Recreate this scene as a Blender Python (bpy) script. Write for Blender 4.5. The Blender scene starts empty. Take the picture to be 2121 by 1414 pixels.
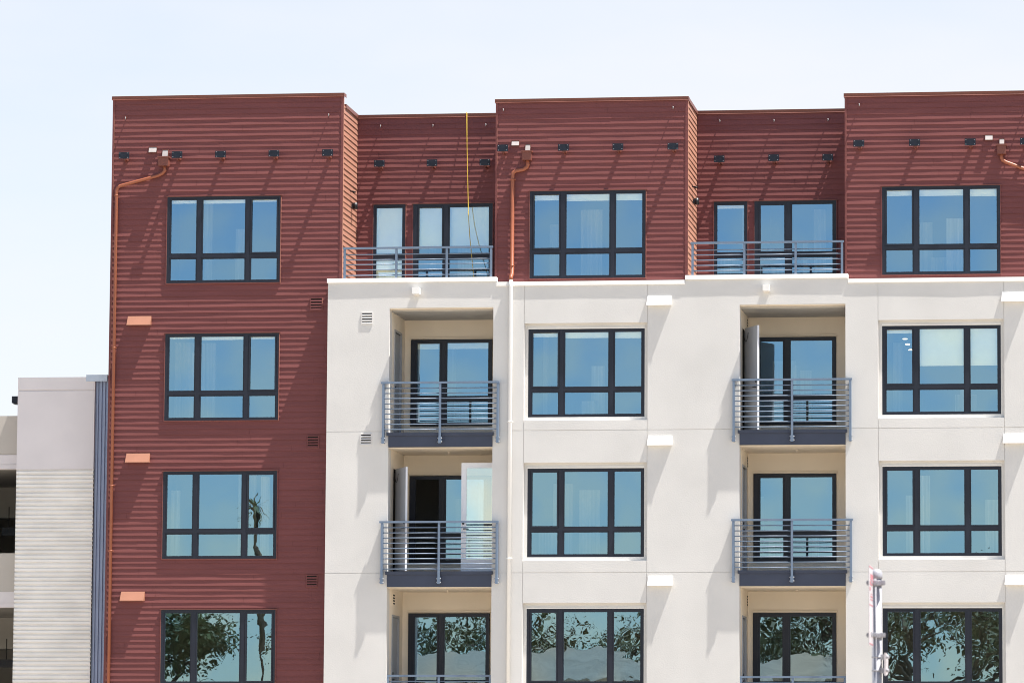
import bpy, math, random
from mathutils import Vector, Matrix, noise

random.seed(7)
sc = bpy.context.scene
COL = sc.collection

# ------------------------------------------------------------------ camera
YAW, PITCH, ROLL = -0.12141, 0.10711, 0.00394
CAM = Vector((12.11109, -97.67195, 1.70))
FPX, PCX, PCY = 8948.887, 1285.009, 707.0          # focal length and principal point, photo pixels (2121 wide)
_fwd = Vector((math.sin(YAW)*math.cos(PITCH), math.cos(YAW)*math.cos(PITCH), math.sin(PITCH)))
_rt = Vector((math.cos(YAW), -math.sin(YAW), 0.0))
_up = _rt.cross(_fwd)
RT = _rt*math.cos(ROLL) + _up*math.sin(ROLL)
UP = -_rt*math.sin(ROLL) + _up*math.cos(ROLL)
FW = _fwd
camd = bpy.data.cameras.new('camera')
cam = bpy.data.objects.new('camera', camd)
COL.objects.link(cam)
cam.matrix_world = Matrix(((RT.x, UP.x, -FW.x, CAM.x), (RT.y, UP.y, -FW.y, CAM.y), (RT.z, UP.z, -FW.z, CAM.z), (0, 0, 0, 1)))
camd.sensor_fit = 'HORIZONTAL'
camd.sensor_width = 36.0
camd.lens = 36.0*FPX/2121.0
camd.shift_x = (1060.5-PCX)/2121.0
camd.clip_start = 0.5
camd.clip_end = 6000
camd.dof.use_dof = True
camd.dof.focus_distance = 98.5
camd.dof.aperture_fstop = 11
sc.camera = cam

# ------------------------------------------------------------------ light
RS = 12.0                                           # how far a shadow falls down the facade per unit of projection
SUNV = Vector((0.36*RS, -1.0, RS)).normalized()     # towards the sun: high, from the right, just in front of the wall
SUN_EL = math.asin(SUNV.z)
SUN_ROT = math.atan2(SUNV.x, SUNV.y)
w = bpy.data.worlds.new('World'); sc.world = w; w.use_nodes = True
nt = w.node_tree; nt.nodes.clear()
N = nt.nodes.new; L = nt.links.new
out = N('ShaderNodeOutputWorld'); bg = N('ShaderNodeBackground'); sky = N('ShaderNodeTexSky')
sky.sky_type = 'NISHITA'; sky.sun_disc = False
sky.sun_elevation = SUN_EL; sky.sun_rotation = SUN_ROT
sky.air_density = 1.0; sky.dust_density = 0.3; sky.ozone_density = 1.0; sky.altitude = 20
# thin high cloud: noise over the sky direction
tc = N('ShaderNodeTexCoord'); mp = N('ShaderNodeMapping'); mp.inputs['Scale'].default_value = (3.0, 3.0, 9.0)
mp.inputs['Location'].default_value = (3.1, 0.4, 1.7)
nz = N('ShaderNodeTexNoise'); nz.inputs['Scale'].default_value = 1.3; nz.inputs['Detail'].default_value = 5; nz.inputs['Roughness'].default_value = 0.55
rp = N('ShaderNodeValToRGB'); rp.color_ramp.elements[0].position = 0.36; rp.color_ramp.elements[1].position = 0.74
rp.color_ramp.elements[0].color = (0.6, 0.6, 0.6, 1); rp.color_ramp.elements[1].color = (0.97, 0.97, 0.97, 1)
mx = N('ShaderNodeMix'); mx.data_type = 'RGBA'; mx.inputs[7].default_value = (5.40, 5.42, 5.66, 1)
L(tc.outputs['Generated'], mp.inputs['Vector']); L(mp.outputs['Vector'], nz.inputs['Vector']); L(nz.outputs['Fac'], rp.inputs['Fac'])
sep = N('ShaderNodeSeparateXYZ'); mr = N('ShaderNodeMapRange'); mr.inputs['From Min'].default_value = -0.25; mr.inputs['From Max'].default_value = 0.45
mm = N('ShaderNodeMath'); mm.operation = 'MULTIPLY'          # the cloud bank stands behind the building, the sky across the street is clear
L(tc.outputs['Generated'], sep.inputs[0]); L(sep.outputs['Y'], mr.inputs['Value']); L(mr.outputs['Result'], mm.inputs[0]); L(rp.outputs['Color'], mm.inputs[1])
L(mm.outputs[0], mx.inputs[0]); L(sky.outputs['Color'], mx.inputs[6]); L(mx.outputs[2], bg.inputs['Color'])
bg.inputs['Strength'].default_value = 0.0695
L(bg.outputs['Background'], out.inputs['Surface'])
sd = bpy.data.lights.new('sun', 'SUN'); sd.energy = 4.7; sd.angle = math.radians(0.5); sd.color = (1.0, 0.965, 0.915)
so = bpy.data.objects.new('sun', sd); COL.objects.link(so)
so.rotation_euler = SUNV.to_track_quat('Z', 'Y').to_euler()
so.location = (30, -40, 60)
sc.view_settings.view_transform = 'Standard'; sc.view_settings.look = 'None'
sc.view_settings.gamma = 1.0; sc.view_settings.exposure = 1.36
sc.cycles.max_bounces = 10; sc.cycles.transparent_max_bounces = 12
sc.cycles.sample_clamp_indirect = 6.0
sc.cycles.pixel_filter_type = 'BLACKMAN_HARRIS'; sc.cycles.filter_width = 1.0
sc.cycles.use_denoising = True

def P(px, py, y):
    """world (x, z) of a photo pixel on the vertical plane Y = y"""
    d = FW + RT*((px-PCX)/FPX) - UP*((py-PCY)/FPX)
    t = (y-CAM.y)/d.y
    return CAM.x+d.x*t, CAM.z+d.z*t
def PX(px, py, y): return P(px, py, y)[0]
def PZ(px, py, y): return P(px, py, y)[1]

# ------------------------------------------------------------------ materials
def mat(name, col, rough=0.6, spec=0.3, metal=0.0, var=0.0, vscale=1.5, bump=0.0, bscale=60.0, bdist=0.01, stretch=(1, 1, 1), sheen=0.0):
    m = bpy.data.materials.new(name); m.use_nodes = True
    t = m.node_tree; b = t.nodes['Principled BSDF']
    b.inputs['Base Color'].default_value = (*col, 1); b.inputs['Roughness'].default_value = rough
    b.inputs['Specular IOR Level'].default_value = spec; b.inputs['Metallic'].default_value = metal
    if var or bump:
        c = t.nodes.new('ShaderNodeTexCoord'); mpn = t.nodes.new('ShaderNodeMapping'); mpn.inputs['Scale'].default_value = stretch
        t.links.new(c.outputs['Object'], mpn.inputs['Vector'])
    if var:
        n = t.nodes.new('ShaderNodeTexNoise'); n.inputs['Scale'].default_value = vscale; n.inputs['Detail'].default_value = 6
        t.links.new(mpn.outputs['Vector'], n.inputs['Vector'])
        r = t.nodes.new('ShaderNodeValToRGB')
        r.color_ramp.elements[0].position = 0.3; r.color_ramp.elements[1].position = 0.7
        r.color_ramp.elements[0].color = (*[max(0, x*(1-var)) for x in col], 1)
        r.color_ramp.elements[1].color = (*[min(1, x*(1+var)) for x in col], 1)
        t.links.new(n.outputs['Fac'], r.inputs['Fac']); t.links.new(r.outputs['Color'], b.inputs['Base Color'])
    if bump:
        n2 = t.nodes.new('ShaderNodeTexNoise'); n2.inputs['Scale'].default_value = bscale; n2.inputs['Detail'].default_value = 4
        t.links.new(mpn.outputs['Vector'], n2.inputs['Vector'])
        bn = t.nodes.new('ShaderNodeBump'); bn.inputs['Strength'].default_value = bump; bn.inputs['Distance'].default_value = bdist
        t.links.new(n2.outputs['Fac'], bn.inputs['Height']); t.links.new(bn.outputs['Normal'], b.inputs['Normal'])
    b.inputs['Sheen Weight'].default_value = sheen; b.inputs['Sheen Roughness'].default_value = 0.45; b.inputs['Sheen Tint'].default_value = (1.0, 0.58, 0.36, 1)
    return m

def glass_mat(name, tint, trans, wob):
    m = bpy.data.materials.new(name); m.use_nodes = True
    t = m.node_tree; t.nodes.clear()
    o = t.nodes.new('ShaderNodeOutputMaterial'); ad = t.nodes.new('ShaderNodeAddShader')
    g = t.nodes.new('ShaderNodeBsdfGlossy'); g.inputs['Roughness'].default_value = 0.0; g.inputs['Color'].default_value = (*tint, 1)
    tr = t.nodes.new('ShaderNodeBsdfTransparent'); tr.inputs['Color'].default_value = (*trans, 1)
    c = t.nodes.new('ShaderNodeTexCoord'); n = t.nodes.new('ShaderNodeTexNoise')
    n.inputs['Scale'].default_value = 1.7; n.inputs['Detail'].default_value = 1.5; n.inputs['Distortion'].default_value = 0.4
    bn = t.nodes.new('ShaderNodeBump'); bn.inputs['Strength'].default_value = 1.0; bn.inputs['Distance'].default_value = wob
    t.links.new(c.outputs['Object'], n.inputs['Vector']); t.links.new(n.outputs['Fac'], bn.inputs['Height'])
    t.links.new(bn.outputs['Normal'], g.inputs['Normal'])
    n2 = t.nodes.new('ShaderNodeTexNoise'); n2.inputs['Scale'].default_value = 0.8; n2.inputs['Detail'].default_value = 1.0   # coating varies slightly from pane to pane
    cr = t.nodes.new('ShaderNodeValToRGB'); cr.color_ramp.elements[0].position = 0.38; cr.color_ramp.elements[1].position = 0.62
    cr.color_ramp.elements[0].color = (tint[0]*0.86, tint[1]*0.96, tint[2]*1.04, 1); cr.color_ramp.elements[1].color = (tint[0]*1.14, tint[1]*1.06, tint[2]*0.98, 1)
    t.links.new(c.outputs['Object'], n2.inputs['Vector']); t.links.new(n2.outputs['Fac'], cr.inputs['Fac']); t.links.new(cr.outputs['Color'], g.inputs['Color'])
    t.links.new(g.outputs[0], ad.inputs[0]); t.links.new(tr.outputs[0], ad.inputs[1]); t.links.new(ad.outputs[0], o.inputs['Surface'])
    return m

def emit_mat(name, col, s):
    m = bpy.data.materials.new(name); m.use_nodes = True
    t = m.node_tree; t.nodes.clear(); o = t.nodes.new('ShaderNodeOutputMaterial'); e = t.nodes.new('ShaderNodeEmission')
    e.inputs['Color'].default_value = (*col, 1); e.inputs['Strength'].default_value = s
    t.links.new(e.outputs[0], o.inputs['Surface']); return m

M = {
 'siding': mat('red_siding_paint', (0.170, 0.054, 0.0515), 0.55, 0.25, var=0.10, vscale=2.0, bump=0.25, bscale=40, bdist=0.004, stretch=(0.4, 0.4, 6), sheen=0.36),
 'redmetal': mat('red_metal_flashing', (0.172, 0.058, 0.042), 0.45, 0.35, var=0.06, vscale=3),
 'pipe': mat('copper_brown_pipe_sunlit', (0.30, 0.095, 0.048), 0.42, 0.4, var=0.06, vscale=3),  # same paint as the siding, with the orange of direct sun put into its colour
 'hood': mat('peach_vent_metal', (0.34, 0.155, 0.098), 0.45, 0.35, var=0.06, vscale=3),
 'stucco': mat('ivory_stucco', (0.665, 0.645, 0.612), 0.9, 0.15, var=0.05, vscale=0.8, bump=0.42, bscale=34, bdist=0.005),
 'coping': mat('white_metal_coping', (0.80, 0.78, 0.74), 0.5, 0.3, var=0.03, vscale=2),
 'alcove': mat('alcove_paint_warm_bounce', (0.83, 0.74, 0.615), 0.9, 0.12, var=0.03, vscale=1.5, bump=0.3, bscale=40, bdist=0.004),  # the wall's ivory paint, with warm light bounced off the ground put into its colour
 'frame': mat('charcoal_window_frame', (0.012, 0.015, 0.026), 0.4, 0.4, var=0.1),
 'slate': mat('slate_blue_paint', (0.052, 0.062, 0.094), 0.5, 0.3, var=0.1, vscale=2),
 'rail': mat('blue_grey_rail_paint', (0.15, 0.20, 0.275), 0.45, 0.4, var=0.08, vscale=4),
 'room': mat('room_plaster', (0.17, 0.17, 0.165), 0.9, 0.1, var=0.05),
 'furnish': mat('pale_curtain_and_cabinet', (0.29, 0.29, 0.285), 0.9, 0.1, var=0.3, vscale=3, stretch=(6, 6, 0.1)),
 'blind': mat('white_blind_cloth', (0.82, 0.80, 0.76), 0.9, 0.1, var=0.02, vscale=8),
 'glass': glass_mat('window_glass', (0.215, 0.325, 0.42), (0.68, 0.67, 0.53), 0.0008),
 'clear': glass_mat('clear_door_glass', (0.58, 0.56, 0.53), (0.38, 0.38, 0.36), 0.0004),
 'plate': mat('dark_steel_plate', (0.014, 0.018, 0.028), 0.55, 0.25, var=0.2, vscale=12),
 'steel': mat('galvanised_steel', (0.44, 0.44, 0.46), 0.4, 0.5, metal=0.4, var=0.08, vscale=10),
 'hooksteel': mat('weathered_steel', (0.26, 0.25, 0.25), 0.5, 0.4, var=0.1, vscale=20),
 'polesteel': mat('pole_zinc', (0.30, 0.30, 0.325), 0.5, 0.4, metal=0.1, var=0.15, vscale=9),
 'sheet': mat('bright_sheet_metal', (0.34, 0.305, 0.29), 0.5, 0.4, var=0.08, vscale=12),
 'black': mat('black_metal', (0.012, 0.012, 0.014), 0.4, 0.4),
 'gdoor': mat('grey_door_paint', (0.33, 0.34, 0.36), 0.5, 0.3, var=0.05),
 'wdoor': mat('white_door_paint', (0.72, 0.73, 0.76), 0.45, 0.3, var=0.02),
 'louvre_dark': mat('louvre_shadow_box', (0.02, 0.017, 0.015), 0.9, 0.1),
 'white': mat('white_paint', (0.82, 0.80, 0.76), 0.5, 0.3, var=0.02),
 'rope': mat('yellow_rope', (0.62, 0.42, 0.05), 0.6, 0.3, var=0.15, vscale=30),
 'concrete': mat('pale_pink_concrete', (0.69, 0.645, 0.64), 0.9, 0.15, var=0.06, vscale=0.7, bump=0.3, bscale=30, bdist=0.006),
 'concrete2': mat('beige_concrete', (0.50, 0.46, 0.41), 0.9, 0.15, var=0.06, vscale=0.9, bump=0.3, bscale=30, bdist=0.006),
 'ribbed': mat('ribbed_concrete', (0.82, 0.79, 0.745), 0.9, 0.15, var=0.08, vscale=1.2, bump=0.3, bscale=40, bdist=0.005, stretch=(1, 1, 2)),
 'corr': mat('corrugated_blue_metal', (0.30, 0.345, 0.46), 0.4, 0.4, metal=0.2, var=0.06, vscale=2),
 'pale_metal': mat('pale_blue_flashing', (0.52, 0.58, 0.66), 0.4, 0.4, metal=0.2, var=0.06, vscale=5),
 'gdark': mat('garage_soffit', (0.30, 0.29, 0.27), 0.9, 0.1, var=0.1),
 'roof': mat('roof_membrane', (0.45, 0.44, 0.42), 0.9, 0.1, var=0.08),
 'ground': mat('pavement_concrete', (0.35, 0.305, 0.25), 0.95, 0.1, var=0.15, vscale=0.3),
 'asphalt': mat('asphalt', (0.05, 0.05, 0.052), 0.95, 0.1, var=0.2, vscale=1.5),
 'bark': mat('tree_bark', (0.06, 0.045, 0.033), 0.95, 0.1, var=0.3, vscale=6),
 'leaf': mat('dark_leaves', (0.032, 0.05, 0.016), 0.6, 0.2, var=0.5, vscale=1.2),
 'leaf2': mat('olive_leaves', (0.05, 0.055, 0.022), 0.6, 0.2, var=0.5, vscale=1.2),
 'tan': mat('tan_house_paint', (0.50, 0.42, 0.33), 0.9, 0.1, var=0.05),
 'tile': mat('pale_roof_shingle', (0.22, 0.19, 0.15), 0.9, 0.1, var=0.18, vscale=1.3, stretch=(0.25, 1.6, 1.6)),
 'red': mat('red_sign_print', (0.46, 0.17, 0.20), 0.5, 0.3),
 'signwhite': mat('white_sign_face', (0.50, 0.46, 0.475), 0.4, 0.4, var=0.03),
 'exitbox': mat('exit_sign_housing', (0.02, 0.02, 0.022), 0.5, 0.3),
 'lamp': emit_mat('warm_downlight', (1.0, 0.82, 0.62), 3.5),
}

# ------------------------------------------------------------------ mesh helpers
class MB:
    def __init__(s): s.v = []; s.f = []; s.m = []; s.cur = 0; s.sm = []
    def quad(s, a, b, c, d, smooth=False):
        i = len(s.v); s.v += [tuple(a), tuple(b), tuple(c), tuple(d)]; s.f.append((i, i+1, i+2, i+3)); s.m.append(s.cur); s.sm.append(smooth)
    def tri(s, a, b, c):
        i = len(s.v); s.v += [tuple(a), tuple(b), tuple(c)]; s.f.append((i, i+1, i+2)); s.m.append(s.cur); s.sm.append(False)
    def hexa(s, p):
        # p: 8 points, bottom ring 0-3, top ring 4-7
        i = len(s.v); s.v += [tuple(q) for q in p]
        for f in ((3, 2, 1, 0), (4, 5, 6, 7), (0, 1, 5, 4), (1, 2, 6, 5), (2, 3, 7, 6), (3, 0, 4, 7)):
            s.f.append(tuple(i+k for k in f)); s.m.append(s.cur); s.sm.append(False)
    def box(s, x0, x1, y0, y1, z0, z1):
        s.hexa([(x0, y0, z0), (x1, y0, z0), (x1, y1, z0), (x0, y1, z0), (x0, y0, z1), (x1, y0, z1), (x1, y1, z1), (x0, y1, z1)])
    def tube(s, pts, r, n=10, cap=True):
        pts = [Vector(p) for p in pts]; rings = []
        for k, p in enumerate(pts):
            a = (p-pts[k-1]).normalized() if k else None
            b = (pts[k+1]-p).normalized() if k < len(pts)-1 else None
            if a is None: t = b; sc_ = 1
            elif b is None: t = a; sc_ = 1
            else: t = (a+b).normalized(); sc_ = 1/max(0.5, t.dot(b))
            ref = Vector((0, 1, 0)) if abs(t.y) < 0.9 else Vector((1, 0, 0))
            u = t.cross(ref).normalized(); v = t.cross(u).normalized()
            rr = r[k] if isinstance(r, (list, tuple)) else r
            i0 = len(s.v)
            for j in range(n):
                an = 2*math.pi*j/n
                s.v.append(tuple(p+u*(rr*math.cos(an))*sc_+v*(rr*math.sin(an))))
            rings.append(i0)
        for k in range(len(rings)-1):
            for j in range(n):
                j2 = (j+1) % n
                s.f.append((rings[k]+j, rings[k]+j2, rings[k+1]+j2, rings[k+1]+j)); s.m.append(s.cur); s.sm.append(True)
        if cap:
            s.f.append(tuple(rings[0]+j for j in reversed(range(n)))); s.m.append(s.cur); s.sm.append(False)
            s.f.append(tuple(rings[-1]+j for j in range(n))); s.m.append(s.cur); s.sm.append(False)
    def build(s, name, mats, parent=None, origin=None):
        me = bpy.data.meshes.new(name)
        o = Vector(origin) if origin is not None else Vector((0, 0, 0))
        me.from_pydata([tuple(Vector(v)-o) for v in s.v], [], s.f)
        if not isinstance(mats, (list, tuple)): mats = [mats]
        for mm in mats: me.materials.append(M[mm] if isinstance(mm, str) else mm)
        me.polygons.foreach_set('material_index', s.m)
        me.polygons.foreach_set('use_smooth', s.sm)
        me.update()
        ob = bpy.data.objects.new(name, me); COL.objects.link(ob); ob.location = o
        if parent is not None:
            ob.parent = parent; ob.location = o - base_of(parent)
        return ob

def base_of(o):
    v = Vector(o.location)
    while o.parent is not None: o = o.parent; v += Vector(o.location)
    return v
def empty(name, loc):
    o = bpy.data.objects.new(name, None); COL.objects.link(o); o.location = loc; o.empty_display_size = 0.5; return o
def tag(o, label=None, cat=None, group=None, kind=None):
    if label: o['label'] = label
    if cat: o['category'] = cat
    if group: o['group'] = group
    if kind: o['kind'] = kind
    return o
def smoothnoise(x, s): return noise.noise(Vector((x, s*3.17+0.31, s*1.73)))

def relief(mb, xs, zs, depth, y, edge=None):
    """wall sheet at Y=y seen from -Y; depth(xc, zc) -> (setback, solid) for each cell; side faces join the steps"""
    xs = sorted(set(round(x, 5) for x in xs)); zs = sorted(set(round(z, 5) for z in zs))
    nx, nz = len(xs)-1, len(zs)-1
    g = [[depth((xs[i]+xs[i+1])/2, (zs[j]+zs[j+1])/2) for j in range(nz)] for i in range(nx)]
    for i in range(nx):
        for j in range(nz):
            d, solid = g[i][j]
            if solid:
                mb.quad((xs[i], y+d, zs[j]), (xs[i+1], y+d, zs[j]), (xs[i+1], y+d, zs[j+1]), (xs[i], y+d, zs[j+1]))
            e = g[i+1][j][0] if i < nx-1 else (edge if edge is not None else d)
            if abs(e-d) > 1e-6:
                x = xs[i+1]; mb.quad((x, y+d, zs[j]), (x, y+e, zs[j]), (x, y+e, zs[j+1]), (x, y+d, zs[j+1]))
            e = g[i][j+1][0] if j < nz-1 else (edge if edge is not None else d)
            if abs(e-d) > 1e-6:
                z = zs[j+1]; mb.quad((xs[i], y+d, z), (xs[i+1], y+d, z), (xs[i+1], y+e, z), (xs[i], y+e, z))
            if i == 0 and edge is not None and abs(edge-d) > 1e-6:
                x = xs[0]; mb.quad((x, y+d, zs[j]), (x, y+edge, zs[j]), (x, y+edge, zs[j+1]), (x, y+d, zs[j+1]))
            if j == 0 and edge is not None and abs(edge-d) > 1e-6:
                z = zs[0]; mb.quad((xs[i], y+d, z), (xs[i+1], y+d, z), (xs[i+1], y+edge, z), (xs[i], y+edge, z))

EXPO, LAP = 0.1295, 0.0145
def siding(mb, u0, u1, z0, z1, to, holes=(), seed=0):
    """lapped boards over [u0,u1]x[z0,z1]; to(u, off, z) -> world point; holes (u0,u1,z0,z1)"""
    k0 = int(math.floor(z0/EXPO)); k1 = int(math.ceil(z1/EXPO))
    rnd = random.Random(seed)
    for k in range(k0, k1):
        bz, tz = k*EXPO, (k+1)*EXPO
        cuts = [max(bz, z0), min(tz, z1)]
        for h in holes:
            for q in (h[2], h[3]):
                if cuts[0]+1e-4 < q < cuts[1]-1e-4: cuts.append(q)
        cuts = sorted(set(cuts))
        joints = []
        q = u0 + rnd.uniform(0.4, 3.6)
        while q < u1-0.3: joints.append(q); q += 3.66
        jo = [rnd.uniform(-0.0017, 0.0017) for _ in range(len(joints)+2)]
        sd_ = seed*13.7+k*1.31
        def off(u, z, seg):
            f = (tz-z)/EXPO
            return f*(LAP+0.0042*smoothnoise(u*0.75, sd_)+0.0022*smoothnoise(u*2.6, sd_+50)+jo[seg]) + 0.0012*smoothnoise(u*0.9, sd_+90)*(1-f)
        for a, b in zip(cuts[:-1], cuts[1:]):
            iv = [(u0, u1)]
            for h in holes:
                if h[2] < (a+b)/2 < h[3]:
                    nv = []
                    for p, q2 in iv:
                        if h[1] <= p or h[0] >= q2: nv.append((p, q2)); continue
                        if h[0] > p: nv.append((p, h[0]))
                        if h[1] < q2: nv.append((h[1], q2))
                    iv = nv
            for p, q2 in iv:
                us = [p]; jj = [j for j in joints if p+0.05 < j < q2-0.05]
                n = max(1, int((q2-p)/0.16))
                for t in range(1, n): us.append(p+(q2-p)*t/n)
                us.append(q2)
                bounds = [p]+jj+[q2]
                for bi in range(len(bounds)-1):
                    lo, hi = bounds[bi]+(0.0022 if bi else 0), bounds[bi+1]-(0.0022 if bi < len(bounds)-2 else 0)
                    pts = [lo]+[x for x in us if lo+0.02 < x < hi-0.02]+[hi]
                    seg = sum(1 for j in joints if j < (lo+hi)/2)
                    for x0_, x1_ in zip(pts[:-1], pts[1:]):
                        bt = b+0.010 if abs(b-tz) < 1e-6 and tz < z1-0.02 else b
                        A, B = to(x0_, off(x0_, a, seg), a), to(x1_, off(x1_, a, seg), a)
                        C, D = to(x1_, off(x1_, bt, seg), bt), to(x0_, off(x0_, bt, seg), bt)
                        mb.quad(A, B, C, D)
                        if abs(a-bz) < 1e-6:
                            mb.quad(to(x0_, -0.006, a+0.009), to(x1_, -0.006, a+0.009), B, A)

# ------------------------------------------------------------------ key levels
ROW = [6.1775+9.6+0.0222, 6.1775+6.4+0.0122, 6.1775+3.2+0.0050, 6.1775]     # head of the windows, top row first
WX = [-10.52074, -1.94866, 6.1825]
WW, WH = 2.69214, 2.02829
YA, YC, YB1, YB2 = 0.355, 0.222, 2.20, 2.30        # siding planes: left bay, other bays, set back terraces
YG = 2.13                                          # back wall of the balconies
XR = PX(2420, 500, 0)                              # right end of the building
xA0, xA1 = PX(234.5, 205, YA), PX(711, 205, YA)
xC0, xC1 = PX(1027.5, 205, YC), PX(1424, 205, YC)
xD0 = PX(1749.5, 205, YC)
zA, zC, zD = PZ(470, 196.5, YA), PZ(1226, 203, YC), PZ(1930, 191, YC)
zB1, zB2 = PZ(885, 236.5, YB1), PZ(1595, 227.5, YB2)
xS0 = PX(679.5, 585, 0)                            # left edge of the stucco
zCapC = PZ(1225, 581.5, -0.03); zT1 = PZ(853, 575, -0.03); zT2 = PZ(1588, 568, -0.03); zCapD = PZ(1940, 575, -0.03)
AL = [(PX(807, 640, 0), PX(1022, 640, 0)), (PX(1532, 632, 0), PX(1751, 632, 0))]
zAL = [PZ(914, 637, 0), PZ(1641, 630, 0)]
xT1, xT2 = (xS0-0.02, PX(1028, 575, -0.03)), (PX(1419, 570, -0.03), PX(1756, 566, -0.03))

bld = empty('apartment_building', (0, 0, 0))
tag(bld, 'new apartment block with maroon lap siding above and beside ivory stucco, with balconies', 'building')

# ------------------------------------------------------------------ siding walls
def front(y): return lambda u, o, z: (u, y-o, z)
def side_r(x): return lambda u, o, z: (x+o, u, z)
def hole(c, r, g=0.012): return (WX[c]-g, WX[c]+WW+g, ROW[r]-(2.40 if r == 3 else WH)-g, ROW[r]+g)

mb = MB(); hA = [hole(0, r) for r in range(4)]
siding(mb, xA0+0.05, xA1-0.045, -0.1, zA-0.05, front(YA), hA, 1)
def backing(mb, x0, x1, z0, z1, y, holes):
    xs = [x0, x1]+[h[0] for h in holes]+[h[1] for h in holes]; zs = [z0, z1]+[h[2] for h in holes]+[h[3] for h in holes]
    relief(mb, xs, zs, lambda x, z: (0, not any(h[0] < x < h[1] and h[2] < z < h[3] for h in holes)), y)
backing(mb, xA0, xA1, -0.1, zA-0.05, YA+0.008, hA)
for x in (xA0, xA1-0.045): mb.box(x, x+0.045, YA-0.022, YA+0.05, -0.1, zA-0.06)
mb.build('siding_wall', 'siding', bld)
# return wall of the left bay, with the corner board seen from the terrace
mb = MB(); siding(mb, YA+0.05, YB1, zT1-0.9, zB1-0.05, side_r(xA1), (), 2)
mb.quad((xA1-0.008, YA, zT1-0.9), (xA1-0.008, YB1+0.1, zT1-0.9), (xA1-0.008, YB1+0.1, zB1-0.05), (xA1-0.008, YA, zB1-0.05))
mb.box(xA1-0.002, xA1+0.02, YA-0.02, YA+0.045, zT1-0.9, zA-0.06)
mb.build('siding_return_wall', 'siding', bld)
mb = MB(); hC = [hole(1, 0)]
siding(mb, xC0+0.045, xC1-0.045, zCapC-0.2, zC-0.05, front(YC), hC, 3)
backing(mb, xC0, xC1, zCapC-0.2, zC-0.05, YC+0.008, hC)
for x in (xC0, xC1-0.045): mb.box(x, x+0.045, YC-0.022, YC+0.05, zCapC-0.2, zC-0.06)
mb.build('siding_wall', 'siding', bld)
mb = MB(); siding(mb, YC+0.05, YB2, zT2-0.9, zC-0.05, side_r(xC1), (), 4)
mb.quad((xC1-0.008, YC, zT2-0.9), (xC1-0.008, YB2+0.1, zT2-0.9), (xC1-0.008, YB2+0.1, zC-0.05), (xC1-0.008, YC, zC-0.05))
mb.box(xC1-0.002, xC1+0.02, YC-0.02, YC+0.045, zT2-0.9, zC-0.06)
# hidden left return of the middle bay
mb.quad((xC0, YC, zT1-0.9), (xC0, YB1, zT1-0.9), (xC0, YB1, zC-0.05), (xC0, YC, zC-0.05))
mb.build('siding_return_wall', 'siding', bld)
mb = MB(); hD = [hole(2, 0)]
siding(mb, xD0+0.045, XR, zCapD-0.2, zD-0.05, front(YC), hD, 5)
backing(mb, xD0, XR, zCapD-0.2, zD-0.05, YC+0.008, hD)
mb.box(xD0, xD0+0.045, YC-0.022, YC+0.05, zCapD-0.2, zD-0.06)
mb.quad((xD0, YC, zT2-0.9), (xD0, YB2, zT2-0.9), (xD0, YB2, zD-0.05), (xD0, YC, zD-0.05))
mb.build('siding_wall', 'siding', bld)

# terrace doors and windows: (x0, x1, head)
zTd1, zTd2 = PZ(900, 422.5, YB1-0.03), PZ(1640, 416, YB2-0.03)
TW1 = (PX(773, 470, YB1-0.03), PX(839.5, 470, YB1-0.03)); TP1 = (PX(855.5, 470, YB1-0.03), PX(1020.5, 470, YB1-0.03))
TW2 = (PX(1478.7, 470, YB2-0.03), PX(1548, 470, YB2-0.03)); TP2 = (PX(1562.5, 470, YB2-0.03), PX(1732.5, 470, YB2-0.03))
DH = 2.36
g = 0.012
hB1 = [(TW1[0]-g, TW1[1]+g, zTd1-DH-g, zTd1+g), (TP1[0]-g, TP1[1]+g, zTd1-DH-g, zTd1+g)]
hB2 = [(TW2[0]-g, TW2[1]+g, zTd2-DH-g, zTd2+g), (TP2[0]-g, TP2[1]+g, zTd2-DH-g, zTd2+g)]
for (a, b, zt, yb, hb, zb, sd_) in ((xA1, xC0+0.25, zB1, YB1, hB1, zT1-0.9, 6), (xC1, xD0+0.25, zB2, YB2, hB2, zT2-0.9, 7)):
    mb = MB(); siding(mb, a+0.02, b, zb, zt-0.05, front(yb), hb, sd_)
    backing(mb, a, b, zb, zt-0.05, yb+0.008, hb)
    mb.build('siding_back_wall', 'siding', bld)

# metal copings (slightly uneven drip edge)
def coping(name, m, x0, x1, y0, y1, zt, h, seed, wob=0.004, slope=0.0, seg=0.35):
    mb = MB(); n = max(2, int((x1-x0)/seg)); pr = None
    for i in range(n+1):
        x = x0+(x1-x0)*i/n; d = wob*(smoothnoise(x*0.5, seed)+0.5*smoothnoise(x*1.7, seed+9))
        if m == 'redmetal': cur = [(x, y1, zt), (x, y0-0.010+d*0.4, zt-0.004), (x, y0+0.004, zt-h*0.80), (x, y0-0.012-d, zt-h), (x, y0+0.035, zt-h-0.002)]
        else: cur = [(x, y1, zt), (x, y0+0.006+d*0.4, zt-slope), (x, y0-d, zt-slope-h), (x, y0+0.035, zt-slope-h-0.002)]
        if pr:
            for a in range(len(cur)-1): mb.quad(pr[a], pr[a+1], cur[a+1], cur[a])
        else: mb.quad(cur[0], cur[1], cur[-2], (x, y1, zt-h))
        pr = cur
    mb.quad(pr[0], (x1, y1, zt-h), pr[-2], pr[1])
    return mb.build(name, m, bld)
def coping_y(name, m, x, y0, y1, zt, h):
    mb = MB(); mb.box(x-0.12, x+0.03, y0, y1, zt-h, zt); return mb.build(name, m, bld)
CH = 0.088
coping('roof_coping', 'redmetal', xA0-0.02, xA1+0.03, YA-0.035, YA+0.25, zA, CH, 1, 0.002)
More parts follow.
